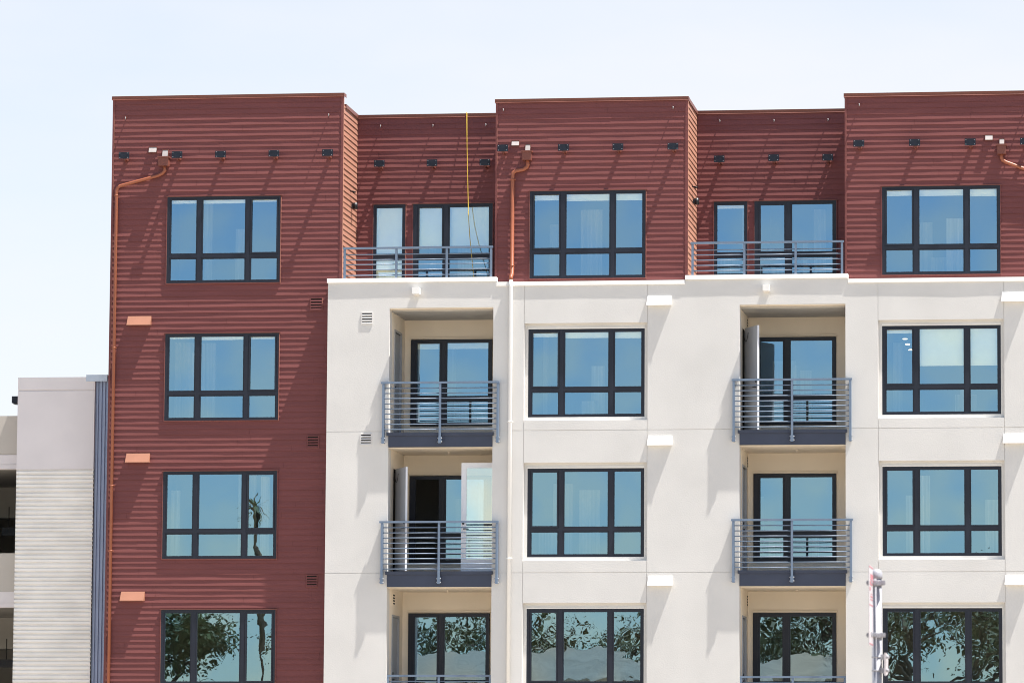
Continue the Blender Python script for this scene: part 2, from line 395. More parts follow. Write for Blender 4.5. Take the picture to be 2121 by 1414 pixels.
coping('roof_coping', 'redmetal', xA1+0.03, xC0-0.02, YB1-0.035, YB1+0.25, zB1, CH, 2, 0.002)
coping('roof_coping', 'redmetal', xC0-0.02, xC1+0.03, YC-0.035, YC+0.25, zC, CH, 3, 0.002)
coping('roof_coping', 'redmetal', xC1+0.03, xD0-0.02, YB2-0.035, YB2+0.25, zB2, CH, 4, 0.002)
coping('roof_coping', 'redmetal', xD0-0.02, XR, YC-0.035, YC+0.25, zD, CH, 5, 0.002)
coping_y('roof_coping', 'redmetal', xA1, YA+0.252, YB1-0.036, zB1+0.005, CH)
coping_y('roof_coping', 'redmetal', xC1, YC+0.252, YB2-0.036, zC-0.01, CH)
coping('stucco_coping', 'coping', xT1[0], xT1[1], -0.032, 0.25, zT1, 0.10, 11)
coping('stucco_coping', 'coping', xT1[1]+0.002, xT2[0]-0.002, -0.028, YC+0.01, zCapC, 0.095, 12)
coping('stucco_coping', 'coping', xT2[0], xT2[1], -0.032, 0.25, zT2, 0.10, 13)
coping('stucco_coping', 'coping', xT2[1]+0.002, XR, -0.028, YC+0.01, zCapD, 0.095, 14)

# ------------------------------------------------------------------ stucco wall with window recesses, joints and balcony openings
REC = [(WX[c]-0.085, WX[c]+WW+0.075, ROW[r]-(2.40 if r == 3 else WH)-0.085, ROW[r]+0.125) for c in (1, 2) for r in (1, 2, 3)]
JZ = [PZ(1200, 890.5, 0), PZ(1200, 1185, 0)]
JX = [REC[0][0], REC[0][1], REC[3][0], REC[3][1]]
JW = 0.007
zLow = [PZ(909, 1396.5, 0.10)-1.36, PZ(1642, 1399, 0.10)-1.36]           # underside of the lowest balconies
OPEN = [(AL[i][0], AL[i][1], zLow[i], zAL[i]) for i in (0, 1)]
def wall_depth(top):
    def f(x, z):
        for h in OPEN:
            if h[0] < x < h[1] and h[2] < z < h[3]: return (0.35, False)
        for h in REC:
            if h[0]+JW < x < h[1]-JW and h[2] < z < h[3]: return (0.10, not (h[0]+0.085 < x < h[1]-0.075 and h[2]+0.085 < z < h[3]-0.125))
        for q in JZ:
            if abs(z-q) < JW: return (0.012, True)
        for q in JX:
            if abs(x-q) < JW: return (0.012, True)
        return (0.0, True)
    return f
mb = MB()
pieces = [(xS0, xT1[1], zT1-0.012), (xT1[1], xT2[0], zCapC-0.012), (xT2[0], xT2[1], zT2-0.012), (xT2[1], XR, zCapD-0.012)]
for a, b, zt in pieces:
    xs = [a, b]; zs = [-0.1, zt]
    for h in OPEN+REC:
        xs += [h[0], h[1]]; zs += [h[2], h[3]]
    for h in REC:
        xs += [h[0]+0.085, h[1]-0.075, h[0]+JW, h[1]-JW]; zs += [h[2]+0.085, h[3]-0.125]
    for q in JX: xs += [q-JW, q+JW]
    for q in JZ: zs += [q-JW, q+JW]
    xs = [x for x in xs if a-1e-6 <= x <= b+1e-6]; zs = [z for z in zs if z <= zt+1e-6]
    relief(mb, xs, zs, wall_depth(zt), 0.0)
mb.quad((xS0, 0, -0.1), (xS0, YA+0.02, -0.1), (xS0, YA+0.02, zT1-0.012), (xS0, 0, zT1-0.012))
mb.build('stucco_wall', 'stucco', bld)
# inner face of the terrace parapets, terrace floors, roof, hidden sides and back
for (a, b, zt, yb) in ((xA1, xC0, zT1, YB1), (xC1, xD0, zT2, YB2)):
    mb = MB(); mb.box(a, b, 0.252, yb+0.1, zt-0.75, zt-0.16); mb.build('terrace_floor', 'roof', bld)
mb = MB()
zr = min(zB1, zB2)-0.75
mb.box(xA0+0.1, XR-0.1, YB2+0.3, 15.0, zr-0.2, zr)
mb.box(xA0+0.1, xA1-0.1, YA+0.26, YB2+0.3, zr-0.2, zr)
mb.box(xC0+0.1, xC1-0.1, YC+0.26, YB2+0.3, zr-0.2, zr)
mb.box(xD0+0.1, XR-0.1, YC+0.26, YB2+0.3, zr-0.2, zr)
mb.build('roof', 'roof', bld)
mb = MB()
mb.quad((xA0, YA, -0.1), (xA0, 15, -0.1), (xA0, 15, zB1), (xA0, YA, zA-0.05))
mb.quad((XR, 0, -0.1), (XR, 15, -0.1), (XR, 15, zCapD-0.01), (XR, 0, zCapD-0.01))
mb.quad((XR, YC, zCapD-0.01), (XR, 15, zCapD-0.01), (XR, 15, zB2), (XR, YC, zD-0.05))
mb.quad((xA0, 15, -0.1), (XR, 15, -0.1), (XR, 15, zB1), (xA0, 15, zB1))
mb.build('end_wall', 'siding', bld)

# ------------------------------------------------------------------ windows
def window(name, x0, z1, w_, h_, y, cols, rows, sash=None, blind=None, room_d=2.6, flash=None, seed=0, open_col=None, dark=False):
    """cols/rows: glass ranges as fractions of width / height from the top; blind: drop per column (fraction of height)"""
    z0 = z1-h_; x1 = x0+w_
    G = [(x0+a*w_, x0+b*w_, z1-d*h_, z1-c*h_) for a, b in cols for c, d in rows]
    sw = 0.034
    mb = MB(); xs = [x0, x1]; zs = [z0, z1]
    for q in G: xs += [q[0], q[1], q[0]-sw, q[1]+sw]; zs += [q[2], q[3], q[2]-sw, q[3]+sw]
    def dep(x, z):
        for q in G:
            if q[0] < x < q[1] and q[2] < z < q[3]: return (0.05, False)
        for q in G:
            if q[0]-sw < x < q[1]+sw and q[2]-sw < z < q[3]+sw: return (0.013, True)
        return (0.0, True)
    relief(mb, xs, zs, dep, y, edge=0.12)
    fr = mb.build(name, 'frame', bld, origin=(x0, y, z0))
    if sash is not None:
        for (ci, ri) in sash:
            a, b = cols[ci]; c, d = rows[ri]
            q = (x0+a*w_, x0+b*w_, z1-d*h_, z1-c*h_); m2 = MB(); t = 0.024
            for bx in ((q[0]-t, q[0]+0.012, q[2]-t, q[3]+t), (q[1]-0.012, q[1]+t, q[2]-t, q[3]+t)): m2.box(bx[0], bx[1], y-0.006, y+0.012, bx[2], bx[3])
            for bx in ((q[0]+0.012, q[1]-0.012, q[2]-t, q[2]+0.012), (q[0]+0.012, q[1]-0.012, q[3]-0.012, q[3]+t)): m2.box(bx[0], bx[1], y-0.006, y+0.012, bx[2], bx[3])
            m2.build('casement_sash', 'frame', fr)
    m2 = MB(); n = len(rows)
    for i, q in enumerate(G):
        if open_col is not None and i//n == open_col: continue
        m2.quad((q[0], y+0.035, q[2]), (q[1], y+0.035, q[2]), (q[1], y+0.035, q[3]), (q[0], y+0.035, q[3]))
    m2.build('pane', 'glass', fr, origin=(x0+seed*3.3, y, z0+seed*1.7))
    if blind:
        m2 = MB()
        for (a, b), dr in zip(cols, blind):
            if dr <= 0: continue
            top = z1-rows[0][0]*h_+0.02
            bx0, bx1 = x0+a*w_-0.03, x0+b*w_+0.03
            m2.box(bx0, bx1, y+0.085, y+0.09, top-dr*h_-0.02, top)
            m2.box(bx0, bx1, y+0.080, y+0.095, top-dr*h_-0.045, top-dr*h_-0.02)
        m2.build('roller_blind', 'blind', fr)
    # the room behind
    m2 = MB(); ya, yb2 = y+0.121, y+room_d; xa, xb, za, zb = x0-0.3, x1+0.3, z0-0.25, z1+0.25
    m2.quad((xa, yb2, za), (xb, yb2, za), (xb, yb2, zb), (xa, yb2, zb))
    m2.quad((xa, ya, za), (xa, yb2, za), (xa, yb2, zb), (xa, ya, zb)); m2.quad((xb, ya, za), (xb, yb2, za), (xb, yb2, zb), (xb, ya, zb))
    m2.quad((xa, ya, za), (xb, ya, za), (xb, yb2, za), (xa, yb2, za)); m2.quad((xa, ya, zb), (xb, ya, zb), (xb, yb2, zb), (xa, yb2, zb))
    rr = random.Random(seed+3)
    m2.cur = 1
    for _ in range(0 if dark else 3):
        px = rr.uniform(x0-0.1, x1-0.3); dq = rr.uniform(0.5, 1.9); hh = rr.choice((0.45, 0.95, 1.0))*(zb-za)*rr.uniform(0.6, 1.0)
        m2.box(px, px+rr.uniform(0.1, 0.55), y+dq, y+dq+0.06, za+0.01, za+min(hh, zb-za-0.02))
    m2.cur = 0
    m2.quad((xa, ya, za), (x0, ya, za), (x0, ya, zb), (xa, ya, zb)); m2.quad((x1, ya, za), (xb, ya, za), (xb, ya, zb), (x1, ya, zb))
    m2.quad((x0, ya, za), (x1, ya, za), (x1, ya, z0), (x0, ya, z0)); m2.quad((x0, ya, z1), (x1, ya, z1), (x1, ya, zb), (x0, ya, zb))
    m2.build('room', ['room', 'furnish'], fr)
    if flash == 'red':
        m2 = MB(); m2.box(x0-0.025, x1+0.03, y-0.026, y+0.05, z1+0.001, z1+0.018)
        m2.build('head_flashing', 'redmetal', fr)
        m2 = MB()
        for xx in (x0-0.015, x1): m2.box(xx, xx+0.015, y-0.008, y+0.05, z0-0.015, z1)
        m2.box(x0, x1, y-0.012, y+0.05, z0-0.015, z0-0.001)
        m2.build('window_trim', 'siding', fr)
    elif flash == 'white':
        m2 = MB(); m2.box(x0-0.005, x1+0.005, y-0.016, y-0.001, z1+0.004, z1+0.030); m2.box(x0-0.005, x1+0.005, y-0.010, y-0.001, z1+0.040, z1+0.052)
        m2.build('window_flashing', 'coping', fr)
    return fr

COLW = [(0.036, 0.257), (0.317, 0.687), (0.745, 0.970)]
ROWW = [(0.038, 0.655), (0.722, 0.966)]
WH3 = 2.40
ROWL = [(0.032, 0.686), (0.745, 0.971)]
BLA = [(0.022, 0.026, 0.012), (0.005, 0.02, 0.015), None, None]
for r in range(4):
    window('window', WX[0], ROW[r], WW, WH3 if r == 3 else WH, YA-0.030, COLW, ROWL if r == 3 else ROWW, sash=[(2, 0)], blind=BLA[r], flash='red', seed=r, dark=r == 3)
window('window', WX[1], ROW[0], WW, WH, YC-0.030, COLW, ROWW, sash=[(0, 0)], blind=(0.05, 0.06, 0.06), flash='red', seed=5)
window('window', WX[2], ROW[0], WW, WH, YC-0.030, COLW, ROWW, sash=[(0, 0)], blind=(0.05, 0.055, 0.065), flash='red', seed=6)
BLM = [(0.035, 0.05, 0.055), None, None]
BLR = [(0.03, 0.40, 0.40), None, None]
for r in (1, 2, 3):
    window('window', WX[1], ROW[r], WW, WH3 if r == 3 else WH, 0.10, COLW, ROWL if r == 3 else ROWW, sash=[(0, 0)], blind=BLM[r-1], flash='white', seed=6+r, dark=r == 3)
    window('window', WX[2], ROW[r], WW, WH3 if r == 3 else WH, 0.10, COLW, ROWL if r == 3 else ROWW, sash=[(0, 0)], blind=BLR[r-1], flash='white', seed=10+r, dark=r == 3)

ROWT = [(0.035, 0.505), (0.565, 0.965)]
def tw(name, x, zt, y, pair, blind, seed, dh=DH, rows=None, flash='red', open_col=None):
    w_ = x[1]-x[0]
    cols = [(0.07, 0.37), (0.46, 0.95)] if pair else [(0.10, 0.90)]
    return window(name, x[0], zt, w_, dh, y, cols, rows or ROWT, sash=[(0, 0)] if pair else None, blind=blind, flash=flash, seed=seed, open_col=open_col)
tw('window', TW1, zTd1, YB1-0.03, False, (0.92,), 21)
tw('glazed_terrace_door', TP1, zTd1, YB1-0.03, True, (0.375, 0.375), 22)
tw('window', TW2, zTd2, YB2-0.03, False, (0.02,), 23)
tw('glazed_terrace_door', TP2, zTd2, YB2-0.03, True, None, 24)

# ------------------------------------------------------------------ railings
def railing(x0, x1, zt, y, posts, bars, post_bot, brackets, thick=0.05):
    mb = MB(); mb.box(x0, x1, y-0.028, y+0.028, zt-0.045, zt)
    r = mb.build('railing', 'rail', bld, origin=(x0, y, zt))
    for p in posts:
        mb = MB(); end = brackets and p in (posts[0], posts[-1])
        mb.box(p-thick/2, p+thick/2, y-0.025, (-0.001 if end else y+0.025), post_bot, zt-0.046)
        if brackets:
            if not end: mb.box(p-0.045, p+0.045, y+0.0255, y+0.05, post_bot+0.01, post_bot+0.15)
            mb.box(p-0.033, p+0.033, y-0.029, y-0.0255, post_bot-0.004, post_bot+0.13)
        mb.build('post', 'rail', r)
        if brackets:
            for q in (post_bot+0.03, post_bot+0.115):
                mb = MB(); mb.tube([(p-0.055, y-0.005, q), (p+0.055, y-0.005, q)], 0.011, 8); mb.build('bolt', 'steel', r)
    for b in bars:
        for pa, pb in zip(posts[:-1], posts[1:]):
            mb = MB(); sg = 0.004*smoothnoise(b*9, pa)
            mb.tube([(pa+thick/2-0.004, y, b), ((pa+pb)/2, y, b+sg), (pb-thick/2+0.004, y, b)], 0.0125, 8); mb.build('bar', 'rail', r)
    return r
yR = 0.06
for (ps, x0, x1, pt, pb, bs) in (((714, 821, 925.5, 1017), 710.5, 1021, (865, 511), (865, 574), (526, 537, 546.8, 557.8, 569)),
                                 ((1434.5, 1541.7, 1648, 1744), 1430.5, 1748, (1590, 499.7), (1590, 567), (516.6, 526.6, 537.3, 548.2, 559.3))):
    zt = PZ(pt[0], pt[1], yR)
    railing(PX(x0, 520, yR), PX(x1, 520, yR), zt, yR, [PX(p, 540, yR) for p in ps], [PZ(pt[0], b, yR) for b in bs], (zT1 if ps[0] < 1000 else zT2)-0.03, False)
yF = -0.11
FL = {}     # slab top and bottom by (column, floor)
specs = [(0, 1, (789.5, 1034.8), (912, 789.8), (793.9, 911.4, 1030.8), 917, (895.0, 925.0)),
         (0, 2, (786, 1033), (910, 1078.2), (790.7, 909, 1028.8), 1208, (1182.5, 1214.5)),
         (1, 1, (1515.6, 1765), (1640, 783.6), (1519.6, 1640.6, 1761), 913.5, (889.5, 920.3)),
         (1, 2, (1514.3, 1767), (1640, 1073.8), (1519, 1640.3, 1762.3), 1205, (1180.0, 1212.6))]
for (c, f, xr, tp, ps, bot, sl) in specs:
    zt = PZ(tp[0], tp[1], yF)
    bars = [zt-0.150-0.1185*k for k in range(9)]
    railing(PX(xr[0], tp[1], yF), PX(xr[1], tp[1], yF), zt, yF, [PX(p, tp[1]+60, yF) for p in ps], bars, PZ(tp[0], bot, yF), True)
    FL[(c, f)] = (PZ(tp[0], sl[0], -0.05), PZ(tp[0], sl[1], -0.03))
for c, px_, tp in ((0, (801.6, 909, 1017.5), 1396.5), (1, (1533.7, 1642, 1750.3), 1399)):
    zt = PZ(px_[1], tp, 0.10)
    railing(AL[c][0]+0.003, AL[c][1]-0.003, zt, 0.10, [AL[c][0]+0.03, PX(px_[1], tp, 0.1), AL[c][1]-0.03], [zt-0.150-0.1185*k for k in range(8)], zt-1.08, False)
    FL[(c, 3)] = (zt-1.07, zt-1.36)
    FL[(c, 0)] = (None, zAL[c])

# ------------------------------------------------------------------ balconies
def lever(mb, x, y, z, dx):
    mb.tube([(x, y, z), (x+dx*0.02, y-0.05, z), (x+dx*0.12, y-0.05, z)], 0.011, 8)
door_px = {(0, 1): (851.4, 1018.9, 703.3, 881), (0, 2): (848.5, 1016.5, 985.5, 1166), (0, 3): (846, 1013.5, 1269.7, None),
           (1, 1): (1561.5, 1731, 698.4, 878.5), (1, 2): (1561, 1731.3, 981, 1162), (1, 3): (1560, 1731.3, 1269, None)}
OPENDOOR = {(0, 2), (1, 1)}
for (c, f) in ((0, 1), (0, 2), (0, 3), (1, 1), (1, 2), (1, 3)):
    xl, xr = AL[c]; zf, zb = FL[(c, f)]; zc = FL[(c, f-1)][1]
    # slab: dark fascia with a flashing lip
    mb = MB(); mb.box(xl+0.003, xr-0.003, -0.028, YG, zb+0.002, zf-0.075)
    sl = mb.build('balcony_slab', 'slate', bld, origin=(xl, 0, zb))
    mb = MB(); mb.box(xl-0.035, xr+0.03, -0.058, -0.002, zf-0.074, zf); mb.box(xl+0.003, xr-0.003, -0.0015, YG, zf-0.074, zf-0.004)
    mb.build('slab_flashing', 'slate', sl)
    # recessed walls and ceiling
    dp = door_px[(c, f)]; yd = YG-0.04
    dx0, dx1, dzt = PX(dp[0], dp[2], yd), PX(dp[1], dp[2], yd), PZ((dp[0]+dp[1])/2, dp[2], yd)
    dzb = PZ((dp[0]+dp[1])/2, dp[3], yd) if dp[3] else dzt-2.40
    sy0, sy1, szt = 0.72, 1.58, zf+2.42
    mb = MB(); gg = 0.01
    xs = [xl, xr, dx0-gg, dx1+gg]; zs = [zf, zc-0.02, dzt+gg, dzb-gg]
    relief(mb, xs, zs, lambda x, z: (0, not (dx0-gg < x < dx1+gg and dzb-gg < z < dzt+gg)), YG)
    mb.quad((xr, 0.34, zf), (xr, YG, zf), (xr, YG, zc), (xr, 0.34, zc))
    for (a, b, q0, q1) in ((0.34, sy0, zf, zc), (sy1, YG, zf, zc), (sy0, sy1, szt, zc)):
        mb.quad((xl, a, q0), (xl, b, q0), (xl, b, q1), (xl, a, q1))
    mb.build('balcony_wall', 'alcove', bld)
    mb = MB(); mb.box(xl, xr, 0.036, YG, zc-0.02, zc-0.002)
    mb.tube([((xl+xr)/2, 1.2, zc-0.021), ((xl+xr)/2, 1.2, zc-0.05)], [0.035, 0.02], 8)
    mb.build('balcony_ceiling', 'alcove', bld)
    # storage door in the left side wall
    if (c, f) in OPENDOOR:
        mb = MB(); mb.quad((xl-0.4, sy0, zf), (xl-0.4, sy1, zf), (xl-0.4, sy1, szt), (xl-0.4, sy0, szt))
        for yy in (sy0, sy1): mb.quad((xl-0.4, yy, zf), (xl, yy, zf), (xl, yy, szt), (xl-0.4, yy, szt))
        mb.quad((xl-0.4, sy0, szt), (xl, sy0, szt), (xl, sy1, szt), (xl-0.4, sy1, szt))
        mb.build('closet', 'louvre_dark', bld)
        hx, hy = xl+0.045, sy0+0.02
        fx, fy = xl+0.40, 0.07
        d = Vector((fx-hx, fy-hy, 0)).normalized(); nn = Vector((-d.y, d.x, 0))*0.045
        a = Vector((hx, hy, zf+0.02)); b = Vector((fx, fy, zf+0.02)); up = Vector((0, 0, szt-zf-0.03))
        mb = MB(); mb.hexa([a, b, b+nn, a+nn, a+up, b+up, b+nn+up, a+nn+up])
        dr = mb.build('storage_door', 'gdoor', bld, origin=(hx, hy, zf))
        mb = MB(); e = d*0.004
        mb.hexa([b+d*0.0005, b+e, b+nn*1.0+e, b+nn+d*0.0005, b+d*0.0005+up, b+e+up, b+nn+e+up, b+nn+d*0.0005+up]); mb.build('door_edge', 'wdoor', dr)
        mb = MB(); q = b-d*0.06+Vector((0, -0.0, 0.98)); mb.tube([q, q-nn*1.2, q-nn*1.2-d*0.11], 0.011, 8)
        q2 = q+Vector((0, 0, 0.13)); mb.tube([q2, q2-nn*0.6], 0.028, 10); mb.build('door_handle', 'black', dr)
        mb = MB(); pts = []
        for t in range(9):
            u = t/8; pts.append(Vector((xl+0.02, sy0+0.05, szt-0.10))*(1-u)+(a+d*0.22+up-Vector((0, 0, 0.12)))*u-Vector((0, 0.02, 0.42*u*(1-u)*2)))
        mb.tube(pts, 0.006, 6); mb.build('door_chain', 'black', dr)
    else:
        mb = MB(); mb.quad((xl-0.03, sy0, zf), (xl-0.03, sy1, zf), (xl-0.03, sy1, szt), (xl-0.03, sy0, szt))
        mb.quad((xl-0.03, sy0, szt), (xl, sy0, szt), (xl, sy1, szt), (xl-0.03, sy1, szt))
        dr = mb.build('storage_door', 'gdoor', bld, origin=(xl, sy0, zf))
        mb = MB(); mb.box(xl-0.03, xl+0.018, sy1, sy1+0.05, zf, szt+0.05); mb.box(xl-0.03, xl+0.018, sy0-0.05, sy0, zf, szt+0.05)
        mb.box(xl-0.03, xl+0.018, sy0, sy1, szt, szt+0.05); mb.build('door_frame', 'gdoor', dr)
        mb = MB(); mb.tube([(xl-0.03, sy0+0.09, zf+1.12), (xl+0.03, sy0+0.09, zf+1.12)], 0.03, 10)
        mb.tube([(xl-0.03, sy0+0.09, zf+0.98), (xl+0.04, sy0+0.09, zf+0.98), (xl+0.04, sy0+0.2, zf+0.98)], 0.012, 8); mb.build('door_handle', 'black', dr)
    if (c, f) != (0, 1) and (c, f) != (0, 2):
        mb = MB(); yv = 0.75 if c == 0 else 1.75; zv = zc-0.38
        mb.box(xl+0.001, xl+0.010, yv, yv+0.28, zv, zv+0.28)
        mb.cur = 1
        for k in range(4): mb.box(xl+0.0105, xl+0.012, yv+0.03, yv+0.25, zv+0.025+k*0.063, zv+0.06+k*0.063)
        mb.build('louvre_vent', ['alcove', 'louvre_dark'], bld)
    # glazed door
    rows = [(0.038, 0.655), (0.725, 0.96)] if f < 3 else [(0.032, 0.70), (0.755, 0.965)]
    w_ = dx1-dx0
    bl = (0.055, 0.055) if (c, f) == (0, 1) else None
    dd = window('glazed_balcony_door', dx0, dzt, w_, dzt-dzb, yd, [(0.075, 0.36), (0.45, 0.955)], rows, sash=None if (c, f) == (0, 2) else [(0, 0)], blind=bl, seed=30+c*4+f, dark=f == 3, open_col=0 if (c, f) == (0, 2) else None)
    mb = MB(); mb.box(dx0-0.01, dx1+0.03, yd-0.012, yd+0.03, dzt+0.03, dzt+0.055); mb.box(dx0-0.01, dx1+0.03, yd-0.004, yd+0.03, dzt+0.012, dzt+0.022)
    mb.build('window_flashing', 'alcove', dd)
    if (c, f) == (0, 2):
        # white glazed entry door swung open across the balcony
        y0 = 0.42; xa = PX(955, 1080, y0); xb = xr+0.05; zt_ = PZ(985, 958, y0); zb_ = PZ(985, 1183, y0)
        mb = MB(); ga, gb, gz0, gz1 = xa+0.12, xr-0.02, zb_+0.28, zt_-0.12
        relief(mb, [xa, xb, ga, gb], [zb_, zt_, gz0, gz1], lambda x, z: (0.02, False) if (ga < x < gb and gz0 < z < gz1) else (0, True), y0, edge=0.045)
        ed = mb.build('entry_door', 'wdoor', bld, origin=(xa, y0, zb_))
        mb = MB(); mb.quad((ga, y0+0.02, gz0), (gb, y0+0.02, gz0), (gb, y0+0.02, gz1), (ga, y0+0.02, gz1)); mb.build('pane', 'clear', ed)
        mb = MB(); lever(mb, xa+0.05, y0, zb_+0.98, 1); mb.tube([(xa+0.05, y0, zb_+1.11), (xa+0.05, y0-0.02, zb_+1.11)], 0.03, 10); mb.build('door_handle', 'black', ed)

# ------------------------------------------------------------------ fittings on the facade
def vent_hood(cx, cy, y, m, w_=0.555, h=0.205, pr=0.11):
    x, z = P(cx, cy, y); x0, x1, z0, z1 = x-w_/2, x+w_/2, z-h/2, z+h/2
    mb = MB()
    mb.hexa([(x0-0.012, y-pr, z0), (x1-0.006, y-pr, z0), (x1, y, z0), (x0, y, z0), (x0, y-0.022, z1), (x1, y-0.022, z1), (x1, y, z1+0.004), (x0, y, z1+0.004)])
    mb.box(x0-0.016, x1+0.012, y-pr-0.002, y-pr+0.006, z0-0.014, z0-0.0005)
    mb.build('vent_hood', m, bld, origin=(x, y, z))
for p in ((289.5, 664), (286.5, 948), (275.5, 1234)): vent_hood(p[0], p[1], YA-0.012, 'hood')
for p in ((1366, 622.5), (1367.5, 912), (1368, 1202), (2101, 614.5), (2104, 907.5), (2108, 1200.5)): vent_hood(p[0], p[1], 0.0, 'white')
def louvre(x0, x1, z0, z1, y, m):
    mb = MB(); t = 0.018
    mb.box(x0, x1, y-0.014, y+0.02, z0, z0+t); mb.box(x0, x1, y-0.014, y+0.02, z1-t, z1)
    mb.box(x0, x0+t, y-0.014, y+0.02, z0+t, z1-t); mb.box(x1-t, x1, y-0.014, y+0.02, z0+t, z1-t)
    n = 4; s = (z1-z0-2*t)/n
    for k in range(n):
        zz = z0+t+k*s
        mb.hexa([(x0+t, y-0.016, zz), (x1-t, y-0.016, zz), (x1-t, y-0.010, zz-0.004), (x0+t, y-0.010, zz-0.004), (x0+t, y-0.006, zz+s*0.55), (x1-t, y-0.006, zz+s*0.55), (x1-t, y, zz+s*0.53), (x0+t, y, zz+s*0.53)])
    v = mb.build('louvre_vent', m, bld, origin=(x0, y, z0))
    mb = MB(); mb.quad((x0+t, y+0.0015, z0+t), (x1-t, y+0.0015, z0+t), (x1-t, y+0.0015, z1-t), (x0+t, y+0.0015, z1-t)); mb.build('vent_opening', 'louvre_dark', v)
for a in ((642.5, 668.5, 617, 643), (636, 660.8, 902, 928), (634.3, 658, 1190, 1215.3)):
    louvre(PX(a[0], a[2], YA), PX(a[1], a[2], YA), PZ(a[0], a[3], YA), PZ(a[0], a[2], YA), YA-0.017, 'siding')
for a in ((748.7, 772.4, 646.8, 671.6), (746.5, 770, 898, 922)):
    louvre(PX(a[0], a[2], 0), PX(a[1], a[2], 0), PZ(a[0], a[3], 0), PZ(a[0], a[2], 0), -0.002, 'stucco')
for a in ((853.5, 867.8, 595, 609), (1579.6, 1593.5, 588.8, 602.5)):
    mb = MB(); x0, x1, z0, z1 = PX(a[0], a[2], -0.23), PX(a[1], a[2], -0.23), PZ(a[0], a[3], -0.23), PZ(a[0], a[2], -0.23)
    mb.box(x0, x1, -0.23, -0.001, z0+0.012, z1); mb.box(x0+0.012, x1-0.012, -0.222, -0.002, z0, z0+0.0115)
    mb.build('light_box', 'white', bld, origin=(x0, 0, z0))

def bracket(cx, cy, y):
    x, z = P(cx, cy, y-0.22); yo = y-0.235
    mb = MB(); mb.box(x-0.030, x+0.055, yo+0.008, y+0.01, z-0.10, z-0.035)
    mb.box(x-0.005, x+0.02, yo+0.01, y, z-0.12, z-0.1005)
    a = mb.build('awning_bracket', 'redmetal', bld, origin=(x, y, z))
    mb = MB(); mb.box(x-0.125, x+0.125, yo-0.012, yo+0.0075, z-0.078, z+0.078)
    mb.build('plate', 'plate', a)
    mb = MB()
    for sx in (-1, 1):
        for sz in (-1, 1): mb.tube([(x+sx*0.095, yo-0.012, z+sz*0.052), (x+sx*0.095, yo-0.018, z+sz*0.052)], 0.009, 6)
    mb.build('screw', 'steel', a)
for p in ((257.2, 322.4), (367, 320.8), (457, 319.7), (567.5, 318), (678.7, 316.6)): bracket(p[0], p[1], YA)
for p in ((786, 339), (895, 337.5), (1004.4, 336.3)): bracket(p[0], p[1], YB1)
for p in ((1041.5, 307), (1167.2, 305.8), (1280, 304.5), (1394, 303.4)): bracket(p[0], p[1], YC)
for p in ((1489.8, 329.5), (1602.6, 327.2), (1714.5, 326.2)): bracket(p[0], p[1], YB2)
for p in ((1779, 297.3), (1894.5, 295.5), (2009.5, 294.5), (2124.5, 293)): bracket(p[0], p[1], YC)
def hook(cx, cy, y):
    x, z = P(cx, cy, y-0.05); mb = MB()
    mb.tube([(x, y+0.01, z+0.022), (x, y-0.105, z+0.026)], 0.015, 8)
    h_ = mb.build('eye_hook', 'redmetal', bld, origin=(x, y, z))
    mb = MB(); mb.tube([(x, y-0.1055, z+0.026), (x+0.006, y-0.135, z+0.018), (x+0.010, y-0.142, z-0.008), (x+0.004, y-0.135, z-0.032)], 0.0105, 8)
    mb.build('hook_end', 'hooksteel', h_)
for p in ((261, 246), (681.5, 239.5)): hook(p[0], p[1], YA)
for p in ((788.7, 262.5), (897.3, 261.3), (1006.7, 260)): hook(p[0], p[1], YB1)
for p in ((1043, 229), (1394.3, 224)): hook(p[0], p[1], YC)
for p in ((1491, 252), (1603.2, 251), (1715, 249.3)): hook(p[0], p[1], YB2)
for p in ((1779.7, 218.5), (2127, 214)): hook(p[0], p[1], YC)

def scupper(a, y, dep=0.075):
    x0, x1, z1, z0 = PX(a[0], a[2], y), PX(a[1], a[2], y), PZ(a[0], a[2], y), PZ(a[0], a[3], y)
    mb = MB(); t = 0.012
    mb.box(x0-t, x1+t, y-0.03, y+0.01, z1, z1+t); mb.box(x0-t, x0, y-0.03, y+0.01, z0-t, z1); mb.box(x1, x1+t, y-0.03, y+0.01, z0-t, z1)
    s = mb.build('scupper', 'redmetal', bld, origin=(x0, y, z0))
    mb = MB()   # bright metal apron sloping out of the wall
    mb.hexa([(x0, y-dep, z0), (x1, y-dep, z0), (x1, y-dep+0.01, z0-0.008), (x0, y-dep+0.01, z0-0.008), (x0, y-0.02, z1-0.003), (x1, y-0.02, z1-0.003), (x1, y, z1-0.004), (x0, y, z1-0.004)])
    mb.build('apron', 'sheet', s)
def head(a, y):
    x0, x1, z1, z0 = PX(a[0], a[2], y), PX(a[1], a[2], y), PZ(a[0], a[2], y), PZ(a[0], a[3], y)
    mb = MB(); mb.box(x0, x1, y-0.17, y+0.01, z0, z1-0.035); mb.box(x0-0.02, x1+0.02, y-0.19, y+0.01, z1-0.0345, z1)
    return mb.build('conductor_head', 'redmetal', bld, origin=(x0, y, z0)), (x0+x1)/2, z0
def spout(pts, r, m, straps):
    mb = MB(); mb.tube(pts, r, 14)
    d = mb.build('downspout', m, bld, origin=pts[-1])
    for (x, y, z) in straps:
        mb = MB(); mb.tube([(x, y, z-0.012), (x, y, z+0.012)], r+0.005, 14); mb.box(x-r-0.03, x+r+0.03, y, y+0.012, z-0.012, z+0.012)
        mb.build('strap', m, d)
scupper((309.5, 325, 305.5, 316), YA); scupper((337.5, 348.5, 311, 325), YA-0.01)
h1, hx, hz = head((331, 352, 326, 345.5), YA)
yp = YA-0.075; pl = lambda px, py: (PX(px, py, yp), yp, PZ(px, py, yp))
